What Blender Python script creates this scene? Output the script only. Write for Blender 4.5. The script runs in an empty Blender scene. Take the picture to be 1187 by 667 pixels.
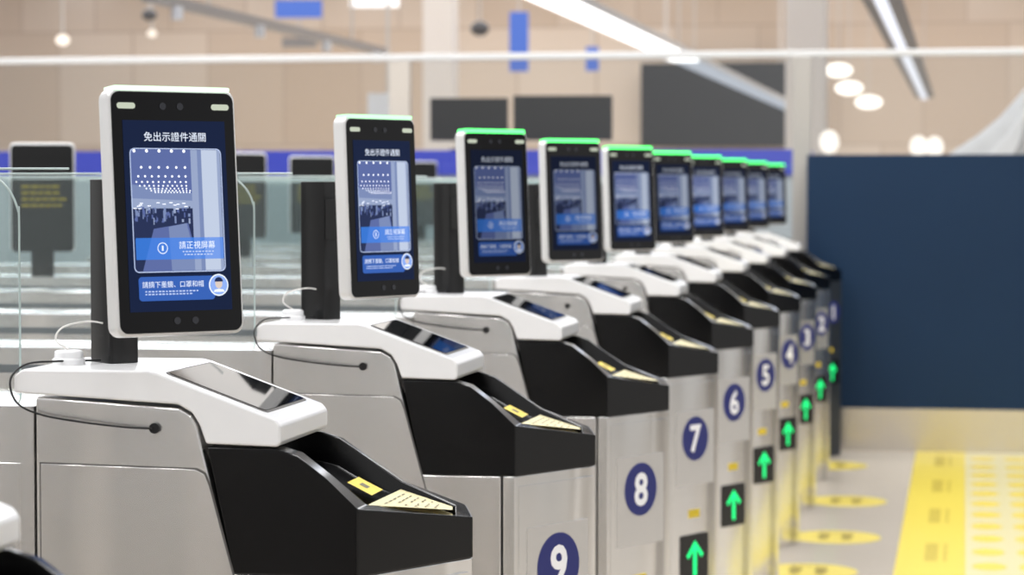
import bpy, bmesh, math, random
from mathutils import Matrix, Vector
random.seed(4)
R = math.radians
C = bpy.context.scene.collection
try:
    bpy.context.scene.view_settings.view_transform = 'Standard'
except Exception:
    pass

# ------------------------------------------------------------ materials
def lin(h):
    h = h.lstrip('#')
    o = []
    for i in (0, 2, 4):
        c = int(h[i:i+2], 16)/255
        o.append(c/12.92 if c <= .04045 else ((c+.055)/1.055)**2.4)
    return (*o, 1)
def mat(name, col, rough=.5, metal=0, emit=None, es=0, noise=0, nscale=(1, 1, 1), bump=0, spec=.5, rvar=0, warp=0):
    m = bpy.data.materials.new(name); m.use_nodes = True
    nt = m.node_tree; b = nt.nodes['Principled BSDF']
    c = lin(col)
    b.inputs['Base Color'].default_value = c
    b.inputs['Roughness'].default_value = rough
    b.inputs['Metallic'].default_value = metal
    b.inputs['Specular IOR Level'].default_value = spec
    if emit:
        b.inputs['Emission Color'].default_value = lin(emit)
        b.inputs['Emission Strength'].default_value = es
    if noise:
        tc = nt.nodes.new('ShaderNodeTexCoord'); mp = nt.nodes.new('ShaderNodeMapping')
        mp.inputs['Scale'].default_value = nscale
        n = nt.nodes.new('ShaderNodeTexNoise'); n.inputs['Scale'].default_value = 1; n.inputs['Detail'].default_value = 3
        nt.links.new(tc.outputs['Object'], mp.inputs[0]); nt.links.new(mp.outputs[0], n.inputs['Vector'])
        mx = nt.nodes.new('ShaderNodeMix'); mx.data_type = 'RGBA'
        mx.inputs[6].default_value = tuple(v*(1-noise) for v in c[:3])+(1,)
        mx.inputs[7].default_value = tuple(min(1, v*(1+noise)) for v in c[:3])+(1,)
        nt.links.new(n.outputs['Fac'], mx.inputs[0]); nt.links.new(mx.outputs[2], b.inputs['Base Color'])
        if rvar:
            ma = nt.nodes.new('ShaderNodeMath'); ma.operation = 'MULTIPLY_ADD'; ma.inputs[1].default_value = rvar; ma.inputs[2].default_value = rough-rvar/2
            nt.links.new(n.outputs['Fac'], ma.inputs[0]); nt.links.new(ma.outputs[0], b.inputs['Roughness'])
        if warp:
            m2 = nt.nodes.new('ShaderNodeMapping'); m2.inputs['Scale'].default_value = (8, 8, .5)
            n2 = nt.nodes.new('ShaderNodeTexNoise'); n2.inputs['Scale'].default_value = 1; n2.inputs['Detail'].default_value = 0
            b2 = nt.nodes.new('ShaderNodeBump'); b2.inputs['Strength'].default_value = 1; b2.inputs['Distance'].default_value = warp
            nt.links.new(tc.outputs['Object'], m2.inputs[0]); nt.links.new(m2.outputs[0], n2.inputs['Vector'])
            nt.links.new(n2.outputs['Fac'], b2.inputs['Height']); nt.links.new(b2.outputs[0], b.inputs['Normal'])
    return m
def emat(name, col, s=1.0, alpha=1.0):
    m = mat(name, '#000000', .6, 0, col, s, spec=.1)
    if alpha < 1: m.node_tree.nodes['Principled BSDF'].inputs['Alpha'].default_value = alpha
    return m
def glassmat(name, tint, gloss=.12):
    m = bpy.data.materials.new(name); m.use_nodes = True
    nt = m.node_tree; nt.nodes.clear()
    out = nt.nodes.new('ShaderNodeOutputMaterial'); tr = nt.nodes.new('ShaderNodeBsdfTransparent')
    gl = nt.nodes.new('ShaderNodeBsdfGlossy'); mx = nt.nodes.new('ShaderNodeMixShader'); lw = nt.nodes.new('ShaderNodeLayerWeight')
    lw.inputs['Blend'].default_value = gloss
    tr.inputs['Color'].default_value = lin(tint); gl.inputs['Roughness'].default_value = .06
    nt.links.new(lw.outputs['Fresnel'], mx.inputs[0]); nt.links.new(tr.outputs[0], mx.inputs[1]); nt.links.new(gl.outputs[0], mx.inputs[2])
    nt.links.new(mx.outputs[0], out.inputs[0])
    return m

M = dict(
    steel=mat('brushed_steel', '#efedeb', .24, .95, noise=.02, nscale=(2, 30, 300), rvar=.04, warp=.045),
    steel_front=mat('front_steel', '#f1f0ee', .22, .95, noise=.015, nscale=(3, 3, 300), rvar=.03, warp=.07),
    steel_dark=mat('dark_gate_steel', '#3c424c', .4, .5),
    plate=mat('plate_white', '#e6e4e1', .26, .7),
    white=mat('white_cover', '#f4f4f5', .2, 0, noise=.015, nscale=(9, 9, 9)),
    gap=mat('seam_dark', '#5c5956', .6),
    black=mat('black_cowl', '#040405', .17, 0, noise=.2, nscale=(30, 30, 30), spec=.45),
    blackpost=mat('black_post', '#08080a', .28),
    bezel=mat('bezel_glass', '#07070a', .07, 0, spec=.3),
    slopeglass=mat('slope_glass', '#04060b', .03, 0, spec=.5),
    frame=mat('terminal_frame', '#e8e8e8', .28, .25),
    cream=mat('cream_sticker', '#ddd2a4', .5),
    yellow=mat('yellow_sticker', '#e8cc30', .5),
    ink=mat('sticker_ink', '#6b6346', .6),
    navy=mat('number_navy', '#232c78', .45),
    digit=mat('digit_white', '#f4f4f6', .5, emit='#ffffff', es=.15),
    pitch=mat('arrow_black', '#070909', .25),
    green=emat('arrow_green', '#22ee80', 1.8),
    strip=emat('strip_green', '#5aff78', 3.2),
    stripm=emat('strip_light_green', '#b4ffbf', 1.8),
    stripw=emat('strip_mint', '#e2ffe4', 1.4),
    led=emat('led_pale', '#dfe8d2', .8),
    lens=mat('lens_dark', '#2a2c33', .15),
    cable=mat('cable_black', '#0d0d0f', .5), cablew=mat('cable_white', '#e2e0dc', .5),
    glass=glassmat('wing_glass', '#f7fbfb', .4),
    glassedge=mat('wing_edge', '#b2c2c0', .25),
    glass2=glassmat('partition_glass', '#f1f3f3', .45),
    rail=mat('white_rail', '#d6d6d6', .3),
    post=mat('pale_post', '#c9c1b8', .4, .3),
    yellowink=emat('yellow_writing', '#cdb83a', .5),
    slot=mat('dark_slot', '#6a7074', .3),
)
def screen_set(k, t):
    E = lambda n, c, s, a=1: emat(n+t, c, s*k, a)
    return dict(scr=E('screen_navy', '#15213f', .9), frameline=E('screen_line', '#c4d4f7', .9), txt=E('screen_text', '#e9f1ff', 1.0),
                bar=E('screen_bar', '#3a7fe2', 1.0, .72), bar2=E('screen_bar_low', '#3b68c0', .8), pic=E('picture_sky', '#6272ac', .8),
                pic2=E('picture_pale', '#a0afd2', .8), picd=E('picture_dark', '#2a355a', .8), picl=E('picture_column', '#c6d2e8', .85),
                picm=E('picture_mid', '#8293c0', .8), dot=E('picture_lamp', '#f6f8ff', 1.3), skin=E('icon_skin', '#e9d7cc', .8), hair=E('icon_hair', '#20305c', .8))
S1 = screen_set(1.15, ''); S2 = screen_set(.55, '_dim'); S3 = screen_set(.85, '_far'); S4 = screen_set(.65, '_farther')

# ------------------------------------------------------------ geometry helpers
def newmesh(name, bm):
    bmesh.ops.recalc_face_normals(bm, faces=bm.faces[:])
    me = bpy.data.meshes.new(name); bm.to_mesh(me); bm.free()
    return me
def ob(name, me, m, parent=None, bevel=0, seg=2, smooth=False):
    o = bpy.data.objects.new(name, me); C.objects.link(o)
    if not me.materials:
        for x in (m if isinstance(m, (list, tuple)) else [m]): me.materials.append(x)
    if parent: o.parent = parent
    if bevel:
        for p in me.polygons: p.use_smooth = True
        b = o.modifiers.new('bevel', 'BEVEL'); b.width = bevel; b.segments = seg; b.limit_method = 'ANGLE'; b.angle_limit = R(25); b.harden_normals = True
    elif smooth:
        for p in me.polygons: p.use_smooth = True
    return o
def thing(name, label, cat, loc=(0, 0, 0), rz=0, group=None):
    o = bpy.data.objects.new(name, None); C.objects.link(o); o.empty_display_size = .05
    o.location = loc; o.rotation_euler = (0, 0, rz)
    return tag(o, label, cat, group)
def tag(o, label, cat, group=None):
    o['label'] = label; o['category'] = cat
    if group: o['group'] = group
    return o
def struct(o): o['kind'] = 'structure'; return o
I4 = Matrix.Identity(4)
def prism(bm, pts, d0, d1, mtx=I4, mi=0):
    """2D pts (u,v) extruded along w from d0 to d1, then mtx"""
    a = [bm.verts.new(mtx @ Vector((u, v, d0))) for u, v in pts]
    b = [bm.verts.new(mtx @ Vector((u, v, d1))) for u, v in pts]
    fs = [bm.faces.new(a[::-1]), bm.faces.new(b)]
    n = len(pts)
    for i in range(n): fs.append(bm.faces.new((a[i], a[(i+1) % n], b[(i+1) % n], b[i])))
    for f in fs: f.material_index = mi
def flat(bm, pts, d, mtx=I4, mi=0):
    f = bm.faces.new([bm.verts.new(mtx @ Vector((u, v, d))) for u, v in pts]); f.material_index = mi
def rect(u, v, w, h): return [(u-w/2, v-h/2), (u+w/2, v-h/2), (u+w/2, v+h/2), (u-w/2, v+h/2)]
def rrect(u, v, w, h, r, s=5):
    p = []
    for cx, cy, a in ((u+w/2-r, v-h/2+r, -90), (u+w/2-r, v+h/2-r, 0), (u-w/2+r, v+h/2-r, 90), (u-w/2+r, v-h/2+r, 180)):
        for k in range(s+1):
            t = R(a+90*k/s); p.append((cx+r*math.cos(t), cy+r*math.sin(t)))
    return p
def circ(u, v, r, s=24, ry=None): return [(u+r*math.cos(2*math.pi*k/s), v+(ry or r)*math.sin(2*math.pi*k/s)) for k in range(s)]
def box(bm, x0, x1, y0, y1, z0, z1, mi=0): prism(bm, [(x0, y0), (x1, y0), (x1, y1), (x0, y1)], z0, z1, I4, mi)
def mk(name, fn):
    bm = bmesh.new(); fn(bm); return newmesh(name, bm)
def boxmesh(name, *a): return mk(name, lambda bm: box(bm, *a))
XZ = Matrix(((1, 0, 0, 0), (0, 0, 1, 0), (0, 1, 0, 0), (0, 0, 0, 1)))     # (u,v,w)->(x=u,y=w,z=v)
def tube(bm, pts, r, sides=8, sub=6):
    P = [Vector(p) for p in pts]; path = []
    for i in range(len(P)-1):
        p0 = P[max(i-1, 0)]; p1 = P[i]; p2 = P[i+1]; p3 = P[min(i+2, len(P)-1)]
        for k in range(sub):
            t = k/sub
            path.append(.5*((2*p1)+(p2-p0)*t+(2*p0-5*p1+4*p2-p3)*t*t+(3*p1-p0-3*p2+p3)*t**3))
    path.append(P[-1]); rings = []
    nrm = None
    for i, p in enumerate(path):
        d = (path[min(i+1, len(path)-1)]-path[max(i-1, 0)]).normalized()
        if nrm is None: nrm = d.orthogonal().normalized()
        nrm = (nrm-d*nrm.dot(d)).normalized(); bi = d.cross(nrm)
        rings.append([bm.verts.new(p+r*(math.cos(2*math.pi*k/sides)*nrm+math.sin(2*math.pi*k/sides)*bi)) for k in range(sides)])
    for a, b in zip(rings, rings[1:]):
        for k in range(sides): bm.faces.new((a[k], a[(k+1) % sides], b[(k+1) % sides], b[k]))
    bm.faces.new(rings[0][::-1]); bm.faces.new(rings[-1])
def lathe(bm, cx, cy, prof, s=24):
    rings = [[bm.verts.new((cx+r*math.cos(2*math.pi*k/s), cy+r*math.sin(2*math.pi*k/s), z)) for k in range(s)] for r, z in prof]
    for a, b in zip(rings, rings[1:]):
        for k in range(s): bm.faces.new((a[k], a[(k+1) % s], b[(k+1) % s], b[k]))
    bm.faces.new(rings[0][::-1]); bm.faces.new(rings[-1])
def textmesh(name, body, size, mtx, bold=0.0, width=None):
    cu = bpy.data.curves.new('t', 'FONT'); cu.body = body; cu.size = size; cu.align_x = 'CENTER'; cu.align_y = 'CENTER'; cu.offset = bold
    cu.resolution_u = 3
    o = bpy.data.objects.new('t', cu); C.objects.link(o)
    bpy.context.view_layer.update()
    me = bpy.data.meshes.new_from_object(o.evaluated_get(bpy.context.evaluated_depsgraph_get()))
    bpy.data.objects.remove(o); me.name = name; me.materials.clear()
    if len(me.vertices):
        xs = [v.co.x for v in me.vertices]; ys = [v.co.y for v in me.vertices]
        cx = (min(xs)+max(xs))/2; cy = (min(ys)+max(ys))/2
        k = width/(max(xs)-min(xs)) if width else 1
        for v in me.vertices: v.co = Vector(((v.co.x-cx)*k, (v.co.y-cy)*k, 0))
        me.transform(mtx)
    return me

# ------------------------------------------------------------ gate meshes (local x = X+.8)
OX = .8
def loc(p): return [(x+OX, z) for x, z in p]
G = {}
body = loc([(-.994, 0.02), (-.655, 0.02), (-.655, .785), (-.772, .785), (-.812, .945), (-.818, .955), (-.832, .963), (-.994, .973)])
G['body'] = mk('cabinet', lambda bm: prism(bm, body, -.099, .099, XZ))
G['rear'] = mk('rear_cabinet', lambda bm: box(bm, -3.0+OX, -.997+OX, -.097, .097, .02, .962))
G['slot'] = mk('sensor_slot', lambda bm: prism(bm, loc([(-2.9, .925), (-1.06, .925), (-1.06, .937), (-2.9, .937)]), -.0985, -.0965, XZ))
G['plinth'] = mk('plinth', lambda bm: box(bm, -2.98+OX, -.65+OX, -.09, .09, 0, .02))
cover = loc([(-1.018, .977), (-.832, .967), (-.816, .958), (-.808, .945), (-.801, .925), (-.722, .923), (-.718, .927), (-.718, .946), (-.724, .953), (-.735, .957), (-.855, 1.0005), (-.866, 1.003), (-1.008, 1.003), (-1.018, .996)])
G['cover'] = mk('top_cover', lambda bm: prism(bm, cover, -.1015, .1015, XZ))
door = loc([(-.988, .06), (-.76, .06), (-.76, .74), (-.798, .880), (-.803, .892), (-.813, .897), (-.988, .900)])
def grow(p, d):
    cx = sum(a for a, _ in p)/len(p); cz = sum(b for _, b in p)/len(p)
    return [(a+(d if a > cx else -d), b+(d if b > cz else -d)) for a, b in p]
G['doorgap'] = mk('door_gap', lambda bm: prism(bm, grow(door, .0016), -.0995, -.0985, XZ))
G['door'] = mk('side_door', lambda bm: prism(bm, door, -.1008, -.0985, XZ))
G['reardoor'] = mk('rear_door', lambda bm: prism(bm, loc([(-2.9, .1), (-1.012, .1), (-1.012, .9), (-2.9, .9)]), -.099, -.0965, XZ))
# sloping screen on the cover
sa = math.atan2(1.0005-.957, .855-.735)
SM = Matrix.Translation((-.795+OX, 0, .97875)) @ Matrix.Rotation(sa, 4, 'Y')
G['slopegap'] = mk('scanner_surround', lambda bm: prism(bm, rrect(0, 0, .122, .168, .006), -.001, .0008, SM))
G['slope'] = mk('scanner_glass', lambda bm: prism(bm, rrect(0, 0, .116, .16, .005), 0, .0016, SM))
# black cowl
near = [(-.80, -.1, .9215), (-.722, -.1, .9205), (-.700, -.1, .914), (-.668, -.1, .890), (-.634, -.1, .858), (-.541, .065, .831)]
far = [(-.80, .1, .9215), (-.722, .1, .9205), (-.700, .1, .914), (-.668, .1, .892), (-.628, .1, .866), (-.556, .1, .840)]
inear = [(-.80, -.074), (-.722, -.074), (-.700, -.074), (-.668, -.074), (-.632, -.066), (-.560, .058)]
ifar = [(-.80, .086), (-.722, .086), (-.700, .086), (-.668, .086), (-.628, .086), (-.566, .086)]
dep = [.034, .033, .032, .026, .010, .002]
def cowl(bm):
    on = [bm.verts.new((x+OX, y, z)) for x, y, z in near]; of = [bm.verts.new((x+OX, y, z)) for x, y, z in far]
    bx = lambda x: -.77 if x < -.77 else x
    bn = [bm.verts.new((bx(x)+OX, y, .785)) for x, y, z in near]; bf = [bm.verts.new((bx(x)+OX, y, .785)) for x, y, z in far]
    i1 = [bm.verts.new((a[0]+OX, a[1], n[2]+.001)) for a, n in zip(inear, near)]; j1 = [bm.verts.new((a[0]+OX, a[1], n[2]+.001)) for a, n in zip(ifar, far)]
    i0 = [bm.verts.new((a[0]+OX, a[1]+.004, n[2]-d)) for a, n, d in zip(inear, near, dep)]; j0 = [bm.verts.new((a[0]+OX, a[1]-.004, n[2]-d)) for a, n, d in zip(ifar, near, dep)]
    for k in range(5):
        for a, b in ((on, bn), (of, bf), (on, i1), (of, j1), (i1, i0), (j1, j0), (i0, j0), (bn, bf)):
            bm.faces.new((a[k], a[k+1], b[k+1], b[k]))
    for a, b, c, d in ((on, of, bf, bn), (on, of, j1, i1), (i1, j1, j0, i0)): bm.faces.new((a[5], b[5], c[5], d[5]))
    bm.faces.new((on[0], i1[0], i0[0], j0[0], j1[0], of[0], bf[0], bn[0]))
G['cowl'] = mk('black_cowl', cowl)
# stickers: they span the tray floor from the fold to the tip
A = Vector((-.632+OX, -.062, .848)); B = Vector((-.560+OX, .058, .829)); Cc = Vector((-.566+OX, .082, .829)); D = Vector((-.628+OX, .082, .848))
def quad_at(u0, u1, v0, v1, lift):
    f = lambda u, v: (A.lerp(D, u)).lerp(B.lerp(Cc, u), v)+Vector((0, 0, lift))
    return [f(u0, v0), f(u1, v0), f(u1, v1), f(u0, v1)]
def notice(bm):
    bm.faces.new([bm.verts.new(p) for p in quad_at(.0, 1, .0, .97, .010)])
    bm.faces.new([bm.verts.new(p) for p in quad_at(.0, 1, .0, .97, .002)][::-1])
    for k in range(6):
        for j in range(5):
            if (k*5+j) % 6 == 5: continue
            f = bm.faces.new([bm.verts.new(p) for p in quad_at(.12+.155*j, .12+.155*j+.10, .14+.12*k, .14+.12*k+.024, .0104)]); f.material_index = 1
G['notice'] = mk('notice_sticker', notice)
def ytag(bm):
    P = [(-.668, -.008, .8655), (-.640, -.008, .8518), (-.640, .045, .8518), (-.668, .045, .8655)]
    bm.faces.new([bm.verts.new((x+OX, y, z+.010)) for x, y, z in P])
    P = [(-.659, .01, .8611), (-.650, .01, .8567), (-.650, .026, .8567), (-.659, .026, .8611)]
    f = bm.faces.new([bm.verts.new((x+OX, y, z+.0104)) for x, y, z in P]); f.material_index = 1
G['ytag'] = mk('yellow_tag', ytag)
# nose (lower front)
nose = [(-.652+OX, -.099), (-.634+OX, -.099), (-.5415+OX, .065), (-.557+OX, .099), (-.652+OX, .099)]
G['nose'] = mk('front_column', lambda bm: prism(bm, nose, 0.0, .785))
e = Vector((.0925, .164, 0)).normalized(); nn = Vector((e.y, -e.x, 0))
F0 = Vector((-.634+OX, -.099, 0))
FM = Matrix(((e.x, 0, nn.x, F0.x), (e.y, 0, nn.y, F0.y), (0, 1, 0, 0), (0, 0, 0, 1)))
FL = .188
G['fpanel'] = mk('front_panel', lambda bm: prism(bm, rect(FL/2, .41, .172, .72), -.001, .0015, FM))
G['nplate'] = mk('number_plate', lambda bm: prism(bm, rect(FL/2+.002, .625, .142, .165), 0, .003, FM))
G['ndisc'] = mk('number_disc', lambda bm: prism(bm, circ(FL/2+.002, .645, .049, 40), .002, .0038, FM))
G['tag2'] = mk('small_yellow_label', lambda bm: prism(bm, rect(FL/2, .478, .04, .018), 0, .0028, FM))
G['adisp'] = mk('arrow_display', lambda bm: prism(bm, rrect(FL/2, .378, .104, .108, .006), 0, .004, FM))
arrow = [(-.0065, -.040), (.0065, -.040), (.0065, .020), (.026, .0005), (.033, .008), (0, .042), (-.033, .008), (-.026, .0005), (-.0065, .020)]
G['arrow'] = mk('green_arrow', lambda bm: flat(bm, [(u*.95+FL/2, v*.95+.378) for u, v in arrow], .0046, FM))
# glass wing
gx = -1.05
gp = [(-2.95, .955), (gx, .955)] + [(gx-.06+.06*math.cos(R(a)), 1.162+.06*math.sin(R(a))) for a in range(0, 91, 10)] + [(-2.95, 1.222)]
G['wing'] = mk('glass_wing', lambda bm: flat(bm, loc(gp), 0, XZ))
G['wedge'] = mk('glass_edge', lambda bm: tube(bm, [(x+OX, 0, z) for x, z in gp[1:]], .0013, 6, 2))
G['cap'] = mk('cable_cap', lambda bm: lathe(bm, -.985+OX, -.02, [(.0185, 1.002), (.0185, 1.009), (.016, 1.0105), (.016, 1.017), (.013, 1.019)], 28))
G['plug'] = mk('cable_plug', lambda bm: prism(bm, circ(-.858+OX, .941, .0058, 16), -.1035, -.098, XZ))

def fmeta(d): return textmesh('digit', d, .082 if len(d) == 1 else .062, FM @ Matrix.Translation((FL/2+.002, .645, .0042)), bold=.0022)
GATE_LABEL = {
    -1: 'gate tip in the bottom left corner, just a white edge and black nose',
    0: 'nearest fully framed passport gate, steel sided, cropped below its black nose',
    1: 'steel passport gate with the blue number 9 cut off by the bottom edge',
    2: 'steel passport gate with blue number 8 on its front panel',
    3: 'steel passport gate with blue number 7 above a green arrow',
    4: 'steel passport gate with blue number 6 above a green arrow',
    5: 'steel passport gate with blue number 5 above a green arrow',
    6: 'steel passport gate with blue number 4 above a green arrow',
    7: 'blurred steel passport gate just behind the gate numbered 4',
    8: 'blurred steel passport gate, second behind the gate numbered 4',
    9: 'dark fronted last passport gate of the row, beside the navy wall'}
SP = .95
def gate(n):
    yc = 2.68+SP*n
    g = thing('passport_gate', GATE_LABEL[n], 'gate', (-.8, yc, 0), 0, 'row of passport gates')
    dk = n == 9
    rc = ob('rear_cabinet', G['rear'], M['steel'], g)
    ob('sensor_slot', G['slot'], M['slot'], rc)
    ob('plinth', G['plinth'], M['gap'], g)
    ob('cabinet', G['body'], M['steel'], g, .003)
    d = ob('side_door', G['door'], M['steel'], g, .0006)
    ob('door_gap', G['doorgap'], M['gap'], d)
    ob('rear_door', G['reardoor'], M['steel'], g, .001)
    ob('top_cover', G['cover'], M['white'], g, .006, 4)
    s = ob('scanner_glass', G['slope'], M['slopeglass'], g)
    ob('scanner_surround', G['slopegap'], M['gap'], s)
    ob('black_cowl', G['cowl'], M['black'], g, .0055, 4)
    ob('notice_sticker', G['notice'], [M['cream'], M['ink']], g)
    ob('yellow_tag', G['ytag'], [M['yellow'], M['ink']], g)
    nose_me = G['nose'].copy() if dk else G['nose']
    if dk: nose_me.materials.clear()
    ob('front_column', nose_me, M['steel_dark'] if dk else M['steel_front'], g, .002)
    if n >= 0:
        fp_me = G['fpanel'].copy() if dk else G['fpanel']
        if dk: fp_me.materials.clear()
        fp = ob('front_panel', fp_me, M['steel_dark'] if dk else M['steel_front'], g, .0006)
        if not dk: ob('number_plate', G['nplate'], M['plate'], fp)
        nd = ob('number_disc', G['ndisc'], M['navy'], g)
        if n >= 5: nd.location = e*(.012 if n == 5 else .022)
        ob('digit', fmeta(str(10-n)), M['digit'], nd)
        ob('small_yellow_label', G['tag2'], M['yellow'], g)
        ad = ob('arrow_display', G['adisp'], M['pitch'], g)
        if n >= 5: ad.location = e*(.008 if n == 5 else .016)
        ob('green_arrow', G['arrow'], M['green'], ad)
    w = ob('glass_wing', G['wing'], M['glass'], g)
    ob('glass_edge', G['wedge'], M['glassedge'], w)
    ob('cable_cap', G['cap'], M['white'], g, .001)
    ob('cable_plug', G['plug'], M['cable'], g)
    return g
for n in range(-1, 10): gate(n)

# ------------------------------------------------------------ terminals
TW, TH, TT = .155, .267, .024
def tmx(lean, arm, dz):   # u,v on the face, w toward the viewer (local -Y)
    return Matrix.Translation((0, -arm, .171+dz)) @ Matrix.Rotation(R(-lean), 4, 'X') @ Matrix(((1, 0, 0, 0), (0, 0, -1, 0), (0, 1, 0, 0), (0, 0, 0, 1)))
F = {}
F['housing'] = mk('housing', lambda bm: prism(bm, rrect(0, 0, TW, TH, .012, 6), -TT, 0))
F['glass'] = mk('front_glass', lambda bm: prism(bm, rrect(0, 0, TW-.007, TH-.007, .010, 6), -.002, .0012))
F['strip0'] = mk('light_strip', lambda bm: prism(bm, rrect(0, TH/2+.0004, TW-.014, .0052, .002, 4), -TT+.002, .0006))
F['strip2'] = mk('light_strip', lambda bm: prism(bm, rrect(0, TH/2-.0002, TW-.012, .0078, .003, 4), -TT+.002, .0008))
F['screen'] = mk('screen', lambda bm: flat(bm, rect(0, -.004, .124, .206), .0016))
F['lens'] = mk('camera_lens', lambda bm: flat(bm, circ(0, 0, .004, 16), .0018))
F['led'] = mk('fill_light', lambda bm: flat(bm, rrect(0, 0, .022, .0065, .003, 4), .0019))
def ring(bm, o, i, d, mi=0):
    a = [bm.verts.new((u, v, d)) for u, v in o]; b = [bm.verts.new((u, v, d)) for u, v in i]
    for k in range(len(a)):
        f = bm.faces.new((a[k], a[(k+1) % len(a)], b[(k+1) % len(a)], b[k])); f.material_index = mi
F['pframe'] = mk('picture_frame', lambda bm: ring(bm, rrect(0, .002, .111, .134, .006), rrect(0, .002, .1090, .1320, .005), .0026))
PW = [(-.0542, -.0635), (.0542, .0675)]
def picm(bm):
    rnd = random.Random(3)
    x0, y0 = PW[0]; x1, y1 = PW[1]
    hz = .004
    # hall ceiling in a few tones, brighter toward the horizon
    flat(bm, rect(0, .002, .1085, .1315), .0018, I4, 0)
    flat(bm, [(x0, hz), (.022, hz), (.022, .020), (x0, .030)], .0019, I4, 5)
    flat(bm, [(x0, hz), (.022, hz), (.022, .012), (x0, .015)], .00195, I4, 2)
    flat(bm, [(x0, hz), (.024, hz), (.024, y0), (x0, y0)], .0020, I4, 1)
    flat(bm, [(-.03, -.018), (.012, -.012), (.024, y0), (-.045, y0)], .00205, I4, 0)
    flat(bm, [(-.012, -.016), (.010, -.012), (.022, y0), (-.01, y0)], .00207, I4, 5)
    flat(bm, [(.018, y1), (x1, y1), (x1, y0), (.018, y0)], .0021, I4, 2)
    flat(bm, [(.026, y1), (.031, y1), (.031, y0), (.026, y0)], .0022, I4, 5)
    flat(bm, [(.031, y1), (.050, y1), (.050, y0), (.031, y0)], .0022, I4, 4)
    vx, vy = .012, .006
    for i in range(8):
        d = 1+.42*i
        for j in range(-10, 4):
            x = vx+(j*.0150-.002)/d; y = vy+.060/d
            if x0+.002 < x < .016:
                r = .0018/d**.6; flat(bm, circ(x, y, r, 8), .0023, I4, 3)
    for i in range(60):
        x = -.053+.068*rnd.random(); w = .0010+.0020*rnd.random(); h = .003+.005*rnd.random()
        flat(bm, rect(x, -.010+rnd.random()*.013, w, h), .0022+.000005*i, I4, rnd.choice((1, 1, 5, 2, 0, 0)))
    for i in range(14):
        flat(bm, rect(-.052+.066*rnd.random(), .003+.008*rnd.random(), .004, .0008), .0025, I4, 3)
F['pic'] = mk('camera_picture', picm)
F['bar'] = mk('message_bar', lambda bm: flat(bm, rrect(.0005, -.0395, .1065, .0235, .001), .0029))
F['bar2'] = mk('notice_bar', lambda bm: flat(bm, rrect(-.005, -.0825, .092, .026, .004), .0024))
def lines(rows):
    def f(bm):
        for u, v, w, h in rows:
            n = max(3, int(w/.004)); x = u-w/2
            for k in range(n):
                ww = w/n*(.75 if k % 3 else .5)
                flat(bm, rect(x+w/n*(k+.5), v, ww, h), .0033)
    return f
F['small'] = mk('message_fine_print', lines([(.022, -.0430, .040, .0013), (.022, -.0462, .036, .0013)]))
F['small2'] = mk('notice_fine_print', lines([(-.012, -.0855, .066, .0014), (-.016, -.0885, .058, .0014)]))
def iconm(bm):
    c = (.0455, -.080)
    flat(bm, circ(*c, .0120, 28), .0030, I4, 0)
    flat(bm, circ(*c, .0106, 28), .0032, I4, 1)
    flat(bm, circ(c[0], c[1]+.0016, .0044, 20, .0054), .0034, I4, 2)
    flat(bm, [(c[0]+.0052*math.cos(R(a)), c[1]+.0036+.0050*math.sin(R(a))) for a in range(0, 181, 15)], .0036, I4, 3)
    flat(bm, [(c[0]-.007, c[1]-.0076), (c[0]-.0052, c[1]-.0050), (c[0], c[1]-.0042), (c[0]+.0052, c[1]-.0050), (c[0]+.007, c[1]-.0076)], .0036, I4, 0)
F['icon'] = mk('face_icon', iconm)
def micon(bm):
    ring(bm, circ(-.021, -.0390, .0062, 20), circ(-.021, -.0390, .0053, 20), .0033, 0)
    flat(bm, rect(-.021, -.0390, .002, .0055), .0033, I4, 0)
F['micon'] = mk('message_icon', micon)
T = lambda u, v, w: Matrix.Translation((u, v, w))
F['title'] = textmesh('title_writing', '免出示證件通關', .0115, T(0, .0815, .0024), 0, .075)
F['msg'] = textmesh('message_writing', '請正視屏幕', .011, T(.021, -.0358, .0033), 0, .044)
F['msg2'] = textmesh('notice_writing', '請摘下墨鏡、口罩和帽', .008, T(-.010, -.078, .0031), 0, .074)
P_post = mk('post', lambda bm: prism(bm, rrect(0, .005, .036, .052, .004, 3), 0, .207))
P_arm = mk('mounting_arm', lambda bm: box(bm, -.016, .016, -.105, -.015, .12, .18))
yaws = {0: 46, 1: 61, 2: 51, 3: 45, 4: 46, 5: 45, 6: 44, 7: 45, 8: 43, 9: 44}
leans = {0: 4.5, 1: 2.5, 2: 3}
arms = {1: .122, 2: .136, 7: .150, 8: .155, 9: .16}
TL = {0: 'largest face terminal, white framed, on the nearest gate at left',
      1: 'face terminal on the gate numbered 9, second largest of the row',
      2: 'face terminal standing on the gate numbered 8',
      3: 'face terminal standing on the gate numbered 7',
      4: 'face terminal standing on the gate numbered 6',
      5: 'face terminal standing on the gate numbered 5',
      6: 'face terminal standing on the gate numbered 4',
      7: 'green topped face terminal third from the far end of the row',
      8: 'green topped face terminal next to last at the far end of the row',
      9: 'smallest face terminal, last of the row beside the pale post'}
cache = {}
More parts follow.
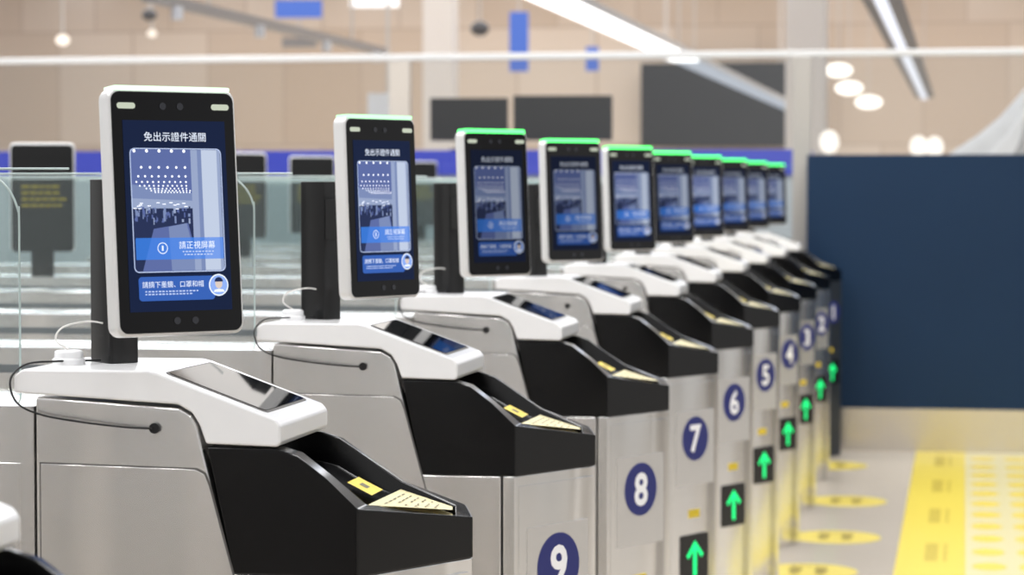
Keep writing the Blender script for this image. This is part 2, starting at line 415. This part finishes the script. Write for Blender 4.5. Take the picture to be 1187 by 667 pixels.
for n in range(10):
    yc = 2.68+SP*n
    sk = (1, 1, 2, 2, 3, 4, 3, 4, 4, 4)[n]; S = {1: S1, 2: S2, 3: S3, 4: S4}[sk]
    ln = leans.get(n, 3); arm = arms.get(n, .146); mt = tmx(ln, arm, 0 if n == 0 else -.003)
    def fm(k, var=0):
        key = (k, ln, arm, sk, var, n == 0)
        if key not in cache:
            me = F[k].copy(); me.transform(mt); cache[key] = me
        return cache[key]
    def at_(k, u, v):
        me = F[k].copy(); me.transform(mt @ T(u, v, 0)); return me
    t = thing('face_terminal', TL[n], 'terminal', (-.943 if n == 0 else -.949, yc+.02, 1.003), R(yaws[n]), 'face terminals on the gates')
    ob('post', P_post, M['blackpost'], t, .002); ob('mounting_arm', P_arm, M['blackpost'], t)
    ob('housing', fm('housing'), M['frame'], t, .004, 3)
    fg = ob('front_glass', fm('glass'), M['bezel'], t, .0006)
    for u, v in ((-.013, .1145), (.008, .1145), (-.006, -.1175), (.016, -.1175)): ob('camera_lens', at_('lens', u, v), M['lens'], fg)
    for u in (-.057, .057): ob('fill_light', at_('led', u, .1145), M['led'], fg)
    ob('light_strip', fm('strip0' if n < 2 else 'strip2', min(n, 2)), (M['stripw'], M['stripm'], M['strip'])[min(n, 2)], t)
    s = ob('screen', fm('screen'), S['scr'], t)
    ob('camera_picture', fm('pic'), [S['pic'], S['picd'], S['pic2'], S['dot'], S['picl'], S['picm']], s)
    ob('picture_frame', fm('pframe'), S['frameline'], s)
    ob('message_bar', fm('bar'), S['bar'], s); ob('notice_bar', fm('bar2'), S['bar2'], s)
    ob('face_icon', fm('icon'), [S['txt'], S['bar'], S['skin'], S['hair']], s)
    ob('message_icon', fm('micon'), S['txt'], s)
    ob('message_fine_print', fm('small'), S['frameline'], s); ob('notice_fine_print', fm('small2'), S['frameline'], s)
    ob('title_writing', fm('title'), S['txt'], s); ob('message_writing', fm('msg'), S['txt'], s); ob('notice_writing', fm('msg2'), S['txt'], s)

# rear terminals (backs, with yellow writing)
def backm(bm): prism(bm, rrect(0, .21, .165, .29, .012, 5), -.012, .012, XZ)
B1 = mk('back_housing', backm); B2 = boxmesh('short_post', -.03, .03, -.02, .02, 0, .08)
B4 = mk('white_rim', lambda bm: prism(bm, rrect(0, .213, .175, .296, .014, 5), .010, .022, XZ))
def yw(bm):
    rnd = random.Random(2)
    for k in range(4):
        x = -.055
        while x < .045:
            w = .01+.012*rnd.random(); flat(bm, rect(x+w/2, .242-.017*k, w, .007), -.0135, XZ); x += w+.004
B3 = mk('yellow_writing', yw)
RL = {4: 'black terminal back with yellow writing, at the left edge behind the glass', 6: 'small black terminal back just right of the largest terminal',
      7: 'black terminal back just left of the second largest terminal', 5: 'black terminal back mostly hidden behind the largest terminal',
      9: 'black terminal back in the gap right of the second largest terminal'}
for n in (4, 5, 6, 7, 9):
    t = thing('rear_terminal', RL[n], 'terminal', (-2.46, 2.68+SP*n-.03, .962), R(18), 'rear terminals behind the glass')
    ob('back_housing', B1, M['blackpost'], t, .003); ob('white_rim', B4, M['frame'], t, .003); ob('short_post', B2, M['blackpost'], t); ob('yellow_writing', B3, M['yellowink'], t)
# cables
cb = [(-.955, .0, 1.0065), (-.99, -.045, 1.008), (-1.010, -.085, 1.007), (-1.019, -.108, .992), (-1.011, -.112, .968), (-.985, -.111, .955), (-.94, -.110, .9475), (-.89, -.109, .9425), (-.860, -.105, .941)]
cw = [(-.985, -.02, 1.019), (-1.0, -.02, 1.03), (-.995, -.01, 1.044), (-.97, .0, 1.05), (-.953, .004, 1.048)]
CBM = mk('cable', lambda bm: tube(bm, [(x+OX, y, z) for x, y, z in cb], .0012, 8, 6))
CWM = mk('white_lead', lambda bm: tube(bm, [(x+OX, y, z) for x, y, z in cw], .0011, 8, 6))
CL = ['black cable on the side of the nearest gate', 'black cable on the side of the gate numbered 9', 'black cable on the side of the gate numbered 8']
for n in range(3):
    k = thing('cable', CL[n], 'cable', (-.8, 2.68+SP*n, 0), 0, 'cables on the gate sides')
    ob('black_lead', CBM, M['cable'], k, smooth=True); ob('white_lead', CWM, M['cablew'], k, smooth=True)

# ------------------------------------------------------------ setting
struct(ob('floor', boxmesh('floor', -22, 8, -4, 41, -.1, 0), mat('floor_stone', '#cdc2b3', .18, 0, noise=.06, nscale=(1.2, 1.2, 1.2))))
struct(ob('wall_right', boxmesh('wall_right', -.71, 6, 11.5, 11.6, .196, 1.352), mat('navy_wall', '#0f2b48', .5, 0, noise=.16, nscale=(1.5, 1.5, 1.5), spec=.25)))
struct(ob('baseboard_right', boxmesh('baseboard', -.71, 6, 11.49, 11.6, 0, .196), mat('steel_kick', '#cfc8be', .22, .85)))
struct(ob('wall_left', boxmesh('wall_left', -9, -.8, 13, 13.5, 0, 1.27), mat('pale_low_wall', '#bec6ca', .5)))
struct(ob('trim_1', boxmesh('trim', -9, -.8, 12.98, 13.5, 1.27, 1.40), mat('blue_band_glow', '#2837ac', .4, emit='#2837ac', es=.35)))  # the band is no lamp; its own glow is added to brighten it
def wood():
    m = bpy.data.materials.new('wood_panel_wall'); m.use_nodes = True; nt = m.node_tree; b = nt.nodes['Principled BSDF']
    b.inputs['Roughness'].default_value = .5
    tc = nt.nodes.new('ShaderNodeTexCoord'); br = nt.nodes.new('ShaderNodeTexBrick'); mp = nt.nodes.new('ShaderNodeMapping')
    mp.inputs['Rotation'].default_value = (R(90), 0, 0)
    br.inputs['Color1'].default_value = lin('#d6c4b0'); br.inputs['Color2'].default_value = lin('#c3ad96'); br.inputs['Mortar'].default_value = lin('#b59f8a')
    br.inputs['Scale'].default_value = 1; br.inputs['Mortar Size'].default_value = .03; br.inputs['Mortar Smooth'].default_value = 1; br.inputs['Brick Width'].default_value = 1.3; br.inputs['Row Height'].default_value = 1.9
    nt.links.new(tc.outputs['Object'], mp.inputs[0]); nt.links.new(mp.outputs[0], br.inputs['Vector']); nt.links.new(br.outputs['Color'], b.inputs['Base Color'])
    return m
struct(ob('wall_back', boxmesh('wall_back', -22, 8, 40, 40.2, 0, 5), wood()))
def ceilmat():
    m = bpy.data.materials.new('ceiling_added_glow'); m.use_nodes = True; nt = m.node_tree; b = nt.nodes['Principled BSDF']
    b.inputs['Base Color'].default_value = lin('#e8e4de'); b.inputs['Roughness'].default_value = .7
    tc = nt.nodes.new('ShaderNodeTexCoord'); br = nt.nodes.new('ShaderNodeTexBrick')
    br.offset = 0
    br.inputs['Color1'].default_value = br.inputs['Color2'].default_value = (0, 0, 0, 1); br.inputs['Mortar'].default_value = lin('#cfe0ff')
    br.inputs['Scale'].default_value = 1; br.inputs['Mortar Size'].default_value = .25; br.inputs['Mortar Smooth'].default_value = 0; br.inputs['Brick Width'].default_value = 2.4; br.inputs['Row Height'].default_value = 80
    nt.links.new(tc.outputs['Object'], br.inputs['Vector']); nt.links.new(br.outputs['Color'], b.inputs['Emission Color'])
    b.inputs['Emission Strength'].default_value = 3.0  # glowing bands added to the unseen ceiling for glass reflections and fill
    return m
struct(ob('ceiling', boxmesh('ceiling', -22, 8, 14, 40.2, 5, 5.1), ceilmat()))
PM = mat('pillar_beige', '#dfd5ca', .5)
pil = boxmesh('pillar', -.15, .15, -.15, .15, 0, 5)
for lab, x, y in (('beige square pillar beyond the pale post, between two light rows', -1.18, 19.0), ('broad beige pillar behind the glass, above the two terminals at centre', -5.05, 24.0)):
    o = ob('pillar', pil, PM, None, .02); o.location = (x, y, 0); tag(o, lab, 'pillar', 'pillars of the hall')
# glass partition
gpn = thing('glass_partition', 'clear glass partition with a white top rail behind the gates', 'partition', (0, 11.66, 0))
for x0, x1 in ((-6.5, -2.67), (-2.63, -.78), (-.70, 5.5)):
    ob('pane', mk('pane', lambda bm: flat(bm, [(x0, 0), (x1, 0), (x1, 1.805), (x0, 1.805)], 0, XZ)), M['glass2'], gpn)
ob('top_rail', boxmesh('rail', -6.5, 5.5, -.02, .02, 1.805, 1.838), M['rail'], gpn, .006)
ob('post', boxmesh('post', -2.70, -2.60, -.02, .02, 0, 1.805), M['post'], gpn)
ob('post', boxmesh('post', -.785, -.70, -.03, .03, 0, 1.805), mat('grey_post', '#b8b3ad', .35, .4), gpn)
# monitors on the low wall
MB_ = mat('monitor_black', '#0e0f12', .35)
def monitor(x, w, h, lab):
    t = thing('monitor', lab, 'monitor', (x, 13.25, 1.40), R(8), 'monitors on the low wall')
    ob('panel', boxmesh('panel', -w/2, w/2, -.02, .02, .055, .06+h), MB_, t, .004)
    ob('stand', boxmesh('stand', -.03, .03, .0, .03, .01, .12), MB_, t)
    ob('base', boxmesh('base', -.1, .1, -.07, .08, 0, .012), MB_, t)
monitor(-2.63, .42, .225, 'smaller black monitor, left of two on the blue banded wall')
monitor(-2.12, .53, .235, 'wider black monitor, right of two on the blue banded wall')
# big dark display hanging before the back wall
t = thing('display_board', 'large dark display board hanging before the wooden back wall', 'display', (-3.76, 39.5, 2.51))
ob('panel', boxmesh('panel', -1.25, 1.25, -.16, -.01, -.62, .62), mat('dark_board', '#15171b', .3), t)
ob('rim', boxmesh('rim', -1.29, 1.29, -.14, 0, -.66, .66), MB_, t)
for xx in (-.9, .9): ob('rod', boxmesh('rod', xx-.02, xx+.02, -.09, -.05, .66, 5-2.51), M['post'], t)
# lights
def lamp_strip(x, y0, y1, h, w, col, s, lab, hw=None, hc='#cfcac4'):
    t = thing('strip_light', lab, 'light', (x, y0, h)); hw = hw or w+.02
    ob('diffuser', boxmesh('diffuser', -w/2, w/2, 0, y1-y0, -.02, .0), emat('strip_lamp', col, s), t)
    ob('housing', boxmesh('housing', -hw/2, hw/2, 0, y1-y0, .001, .05), mat('lamp_housing', hc, .5), t)
    for yy in (.5, y1-y0-.5): ob('rod', boxmesh('rod', -.006, .006, yy-.006, yy+.006, .05, 5-h), M['post'], t)
lamp_strip(-2.36, 13.9, 21.4, 2.3, .22, '#ffffff', 2.4, 'long bright strip light crossing the top centre')
lamp_strip(-2.36, 21.6, 36, 2.3, .2, '#cdd6e4', .8, 'dimmer glowing strip added as a reflection of the bright one across the dark board')  # dim emitter added where the bright strip only reflects in the board
lamp_strip(-.49, 13.9, 31, 2.3, .07, '#f4f6ff', 1.1, 'thin strip light in a dark track at top right, above the navy wall', .22, '#6a6663')
t = thing('ceiling_track', 'grey track with small spot lamps hanging at the upper left', 'light track', (-4.75, 14.2, 2.3))
ob('beam', boxmesh('beam', -.04, .04, 0, 6, 0, .06), mat('track_grey', '#8f8882', .4), t)
for yy in (.4, 2.2, 4, 5.6):
    ob('spot', mk('spot', lambda bm: prism(bm, circ(.05, yy, .035, 16), -.08, 0)), M['rail'], t)
for yy in (1.2, 5): ob('rod', boxmesh('rod', -.008, .008, yy-.008, yy+.008, .06, 2.7), M['post'], t)
GL = emat('lamp_glow', '#fff8ec', 2.5)
def globe_mesh(r, sz=1.0, z=0):
    bm = bmesh.new(); bmesh.ops.create_uvsphere(bm, u_segments=20, v_segments=12, radius=r, matrix=Matrix.Translation((0, 0, z)) @ Matrix.Diagonal((1, 1, sz, 1)))
    return newmesh('globe', bm)
for k, (x, y) in enumerate(((-1.17, 23.6), (-1.26, 27.8), (-1.22, 32.4))):
    t = thing('pendant_lamp', ['nearest and highest of three round pendant lamps at right', 'middle of three round pendant lamps at right', 'lowest of three round pendant lamps at right'][k], 'lamp', (x, y, 2.3), 0, 'three round pendant lamps')
    ob('shade', globe_mesh(.13+.02*k, .5), GL, t, smooth=True)
    ob('rod', boxmesh('rod', -.006, .006, -.006, .006, .06, 2.7), M['post'], t)
BS = mat('sign_blue', '#4a6cc0', .5, emit='#4a6cc0', es=.2)
def hung(name, lab, cat, x, y, h, w, hh, m, group=None):
    t = thing(name, lab, cat, (x, y, h), R(8), group)
    ob('board', boxmesh('board', -w/2, w/2, -.03, .03, -hh/2, hh/2), m, t)
    ob('rod', boxmesh('rod', -.01, .01, -.01, .01, hh/2, 5-h), M['post'], t)
hung('hanging_sign', 'tall blue hanging sign above the two monitors', 'sign', -4.45, 25, 2.68, .19, .6, BS)
hung('hanging_sign', 'blue hanging sign cut by the top edge left of centre', 'sign', -6.75, 25, 3.04, .48, .18, BS)
hung('hanging_sign', 'pale blue small hanging sign right of the tall one', 'sign', -3.7, 25, 2.5, .13, .24, BS)
hung('hanging_sign', 'grey narrow hanging sign just below the blue one at the top edge', 'sign', -6.85, 25.4, 2.72, .36, .1, mat('panel_grey', '#8d8883', .5))
def dome(x, y, h, r, m, lab, name, cat):
    t = thing(name, lab, cat, (x, y, h))
    ob('globe', globe_mesh(r, .8), m, t, smooth=True)
    ob('rod', boxmesh('rod', -.01, .01, -.01, .01, r*.7, 5-h), M['post'], t)
DG = mat('dome_grey', '#4c4a4a', .3)
dome(-4.95, 25.5, 2.85, .1, DG, 'dark dome camera at top centre left of the blue sign', 'dome_camera', 'camera')
dome(-8.35, 25, 3.0, .08, DG, 'dark dome camera near the top left, right of the round lamp', 'dome_camera', 'camera')
dome(-9.3, 25, 2.75, .07, emat('globe_glow', '#fff4e4', 1.6), 'small round lamp near the top left corner', 'pendant_lamp', 'lamp')
dome(-8.39, 25.2, 2.82, .05, emat('globe_glow_small', '#fff4e4', 1.3), 'tiny round lamp right below the dark dome at top left', 'pendant_lamp', 'lamp')
hung('ceiling_light', 'flat white light panel cut by the top edge', 'light', -5.95, 25, 3.1, .5, .1, emat('panel_glow', '#ffffff', 1.6))
hung('notice_board', 'pale board hanging behind the glass above the second largest terminal', 'board', -3.72, 16, 1.62, .26, .40, mat('board_pale', '#f2f0ee', .5))
t = thing('sloping_hood', 'pale grey sloping hood at the right edge above the navy wall', 'hood', (.25, 14.6, 0))
HM = mat('hood_grey', '#e9e8e7', .5, noise=.12, nscale=(5, 5, 9))
ob('hood', mk('hood', lambda bm: prism(bm, [(-.40, 1.34), (-.30, 1.42), (-.18, 1.50), (-.06, 1.60), (.03, 1.70), (.10, 1.79), (.2, 1.86), (.8, 1.92), (.8, 1.2), (-.40, 1.2)], -.3, .3, XZ)), HM, t, .06, 4)
ob('side_flap', mk('side_flap', lambda bm: prism(bm, [(-.22, 1.30), (-.02, 1.50), (.08, 1.66), (.11, 1.66), (.06, 1.46), (-.02, 1.30)], -.36, -.31, XZ)), mat('flap_white', '#f6f5f4', .5), t, .015, 3)
ob('lower_flap', mk('lower_flap', lambda bm: prism(bm, [(.02, 1.28), (.12, 1.50), (.2, 1.56), (.6, 1.56), (.6, 1.28)], -.35, -.31, XZ)), mat('flap_grey', '#bdbcbc', .5), t, .015, 3)
ob('pedestal', boxmesh('pedestal', -.3, .75, -.25, .25, 0, 1.2), mat('hood_base', '#9a9a9c', .5), t)
for x, y, lab in ((-.36, 20, 'left of two small glowing globes added as bright reflections just above the navy wall'), (-.24, 20.3, 'right of two small glowing globes added as bright reflections just above the navy wall'), (-.955, 18, 'small glowing globe added as a bright reflection just above the navy wall near the pale post')):
    t = thing('reflection_globe', lab, 'lamp', (x, y, 0))  # glowing globes on stems, added in place of blurred bright reflections
    ob('shade', globe_mesh(.07, 1.2, 1.53), emat('reflection_glow', '#fff6ea', 1.6), t, smooth=True)
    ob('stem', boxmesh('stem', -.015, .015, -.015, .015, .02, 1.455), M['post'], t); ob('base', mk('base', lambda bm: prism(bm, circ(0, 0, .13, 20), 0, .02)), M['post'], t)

# floor markings
YM = mat('floor_yellow', '#e0cb4e', .4)
def mark(bm):
    prism(bm, circ(0, 0, .155, 36), .0, .002)
    for s in (-1, 1):
        flat(bm, circ(.04*s, .02, .022, 16, .05), .0024, I4, 1); flat(bm, circ(.04*s, -.055, .017, 14, .02), .0024, I4, 1)
    for k in range(5): flat(bm, rect(-.05+.025*k, .105, .018, .02), .0024, I4, 1)
FMk = mk('floor_marker', mark); MP = mat('marker_print', '#8d7a2e', .5); YO = mat('marker_yellow', '#d9c65c', .45)
fl = ['farthest yellow round floor marker, close to the navy wall', 'second farthest yellow round floor marker', 'second nearest yellow round floor marker', 'nearest yellow round floor marker, cut by the bottom edge']
for k, (x, y) in enumerate(((-.56, 10.85), (-.44, 9.62), (-.43, 8.62), (-.475, 7.83))):
    o = ob('floor_marker', FMk, [YO, MP]); o.location = (x, y, 0); tag(o, fl[k], 'floor marker', 'yellow round floor markers')
Y0 = 6.9
def band(bm):
    box(bm, -.21, .01, Y0, 11.48, 0, .002)
    for k in range(5):
        y = Y0+.3+.93*k
        for j in range(9):
            flat(bm, rect(-.10, y+.045*j, .042, .03), .0024, I4, 1)
            flat(bm, rect(-.055, y+.045*j, .012, .026), .0024, I4, 1)
tag(ob('floor_strip', mk('floor_strip', band), [YM, mat('strip_print', '#b8a23a', .5)]), 'solid yellow floor strip with darker writing, running to the navy wall', 'floor strip')
def tact(bm):
    box(bm, .01, .74, Y0, 11.48, 0, .0015)
    for k in range(14):
        for j in range(5):
            x = .085+.145*j; flat(bm, circ(x, Y0+.16+.32*k, .055, 20, .085), .002, I4, 1)
tag(ob('tactile_strip', mk('tactile_strip', tact), [mat('tactile_pale', '#d8ce9f', .4), mat('tactile_yellow', '#e0c94e', .45)]), 'pale yellow floor mat with regular yellow ovals at the lower right', 'floor strip')

# ------------------------------------------------------------ light
w = bpy.data.worlds.new('hall'); bpy.context.scene.world = w; w.use_nodes = True
nt = w.node_tree; bg = nt.nodes['Background']; N = nt.nodes.new; L = nt.links.new
tc = N('ShaderNodeTexCoord'); sx = N('ShaderNodeSeparateXYZ'); cr = N('ShaderNodeValToRGB')
L(tc.outputs['Generated'], sx.inputs[0])
def math_(op, a, b=None, c=None):
    m = N('ShaderNodeMath'); m.operation = op
    for i, v in enumerate((a, b, c)):
        if v is None: continue
        if isinstance(v, (int, float)): m.inputs[i].default_value = v
        else: L(v, m.inputs[i])
    return m.outputs[0]
L(math_('MULTIPLY_ADD', sx.outputs['Z'], .5, .5), cr.inputs[0])
el = cr.color_ramp.elements
el[0].position = .36; el[0].color = (.15, .145, .14, 1); el[1].position = .72; el[1].color = (.62, .63, .65, 1)
e2 = el.new(.5); e2.color = (1.0, .985, .97, 1)
az = math_('ARCTAN2', sx.outputs['Y'], sx.outputs['X'])
wv = math_('MULTIPLY_ADD', math_('SINE', math_('MULTIPLY_ADD', az, 13.0, 3.14)), .42, 1.0)
wv2 = math_('MULTIPLY_ADD', math_('SINE', math_('MULTIPLY_ADD', az, 5.0, 3.0)), .28, wv)
mx = N('ShaderNodeVectorMath'); mx.operation = 'SCALE'; L(cr.outputs[0], mx.inputs[0]); L(wv2, mx.inputs[3])
L(mx.outputs[0], bg.inputs[0]); bg.inputs[1].default_value = .6
def area(x, y, z, sx_, sy, e, col=(1, .99, .98)):
    l = bpy.data.lights.new('area_light', 'AREA'); l.shape = 'RECTANGLE'; l.size = sx_; l.size_y = sy; l.energy = e; l.color = col
    o = bpy.data.objects.new('area_light', l); C.objects.link(o); o.location = (x, y, z)
for x in (-4.2, -2.2, .3): area(x, 5, 4.2, .35, 13, 215)
area(-4.5, 9, 4.6, 4, 6, 120); area(.6, 9.5, 4.6, 2, 4, 70)
area(-5, 22, 4.8, 12, 10, 420); area(-5, 34, 4.8, 18, 8, 680)

# ------------------------------------------------------------ camera
cam = bpy.data.cameras.new('camera'); co = bpy.data.objects.new('camera', cam); C.objects.link(co)
cam.sensor_width = 36; cam.lens = 2900/1187*36
co.location = (0, 0, 1.2); co.rotation_euler = (R(90-2.277), 0, R(10.252))
cam.dof.use_dof = True; cam.dof.focus_distance = 2.98; cam.dof.aperture_fstop = 8.0
cam.clip_end = 200
bpy.context.scene.camera = co
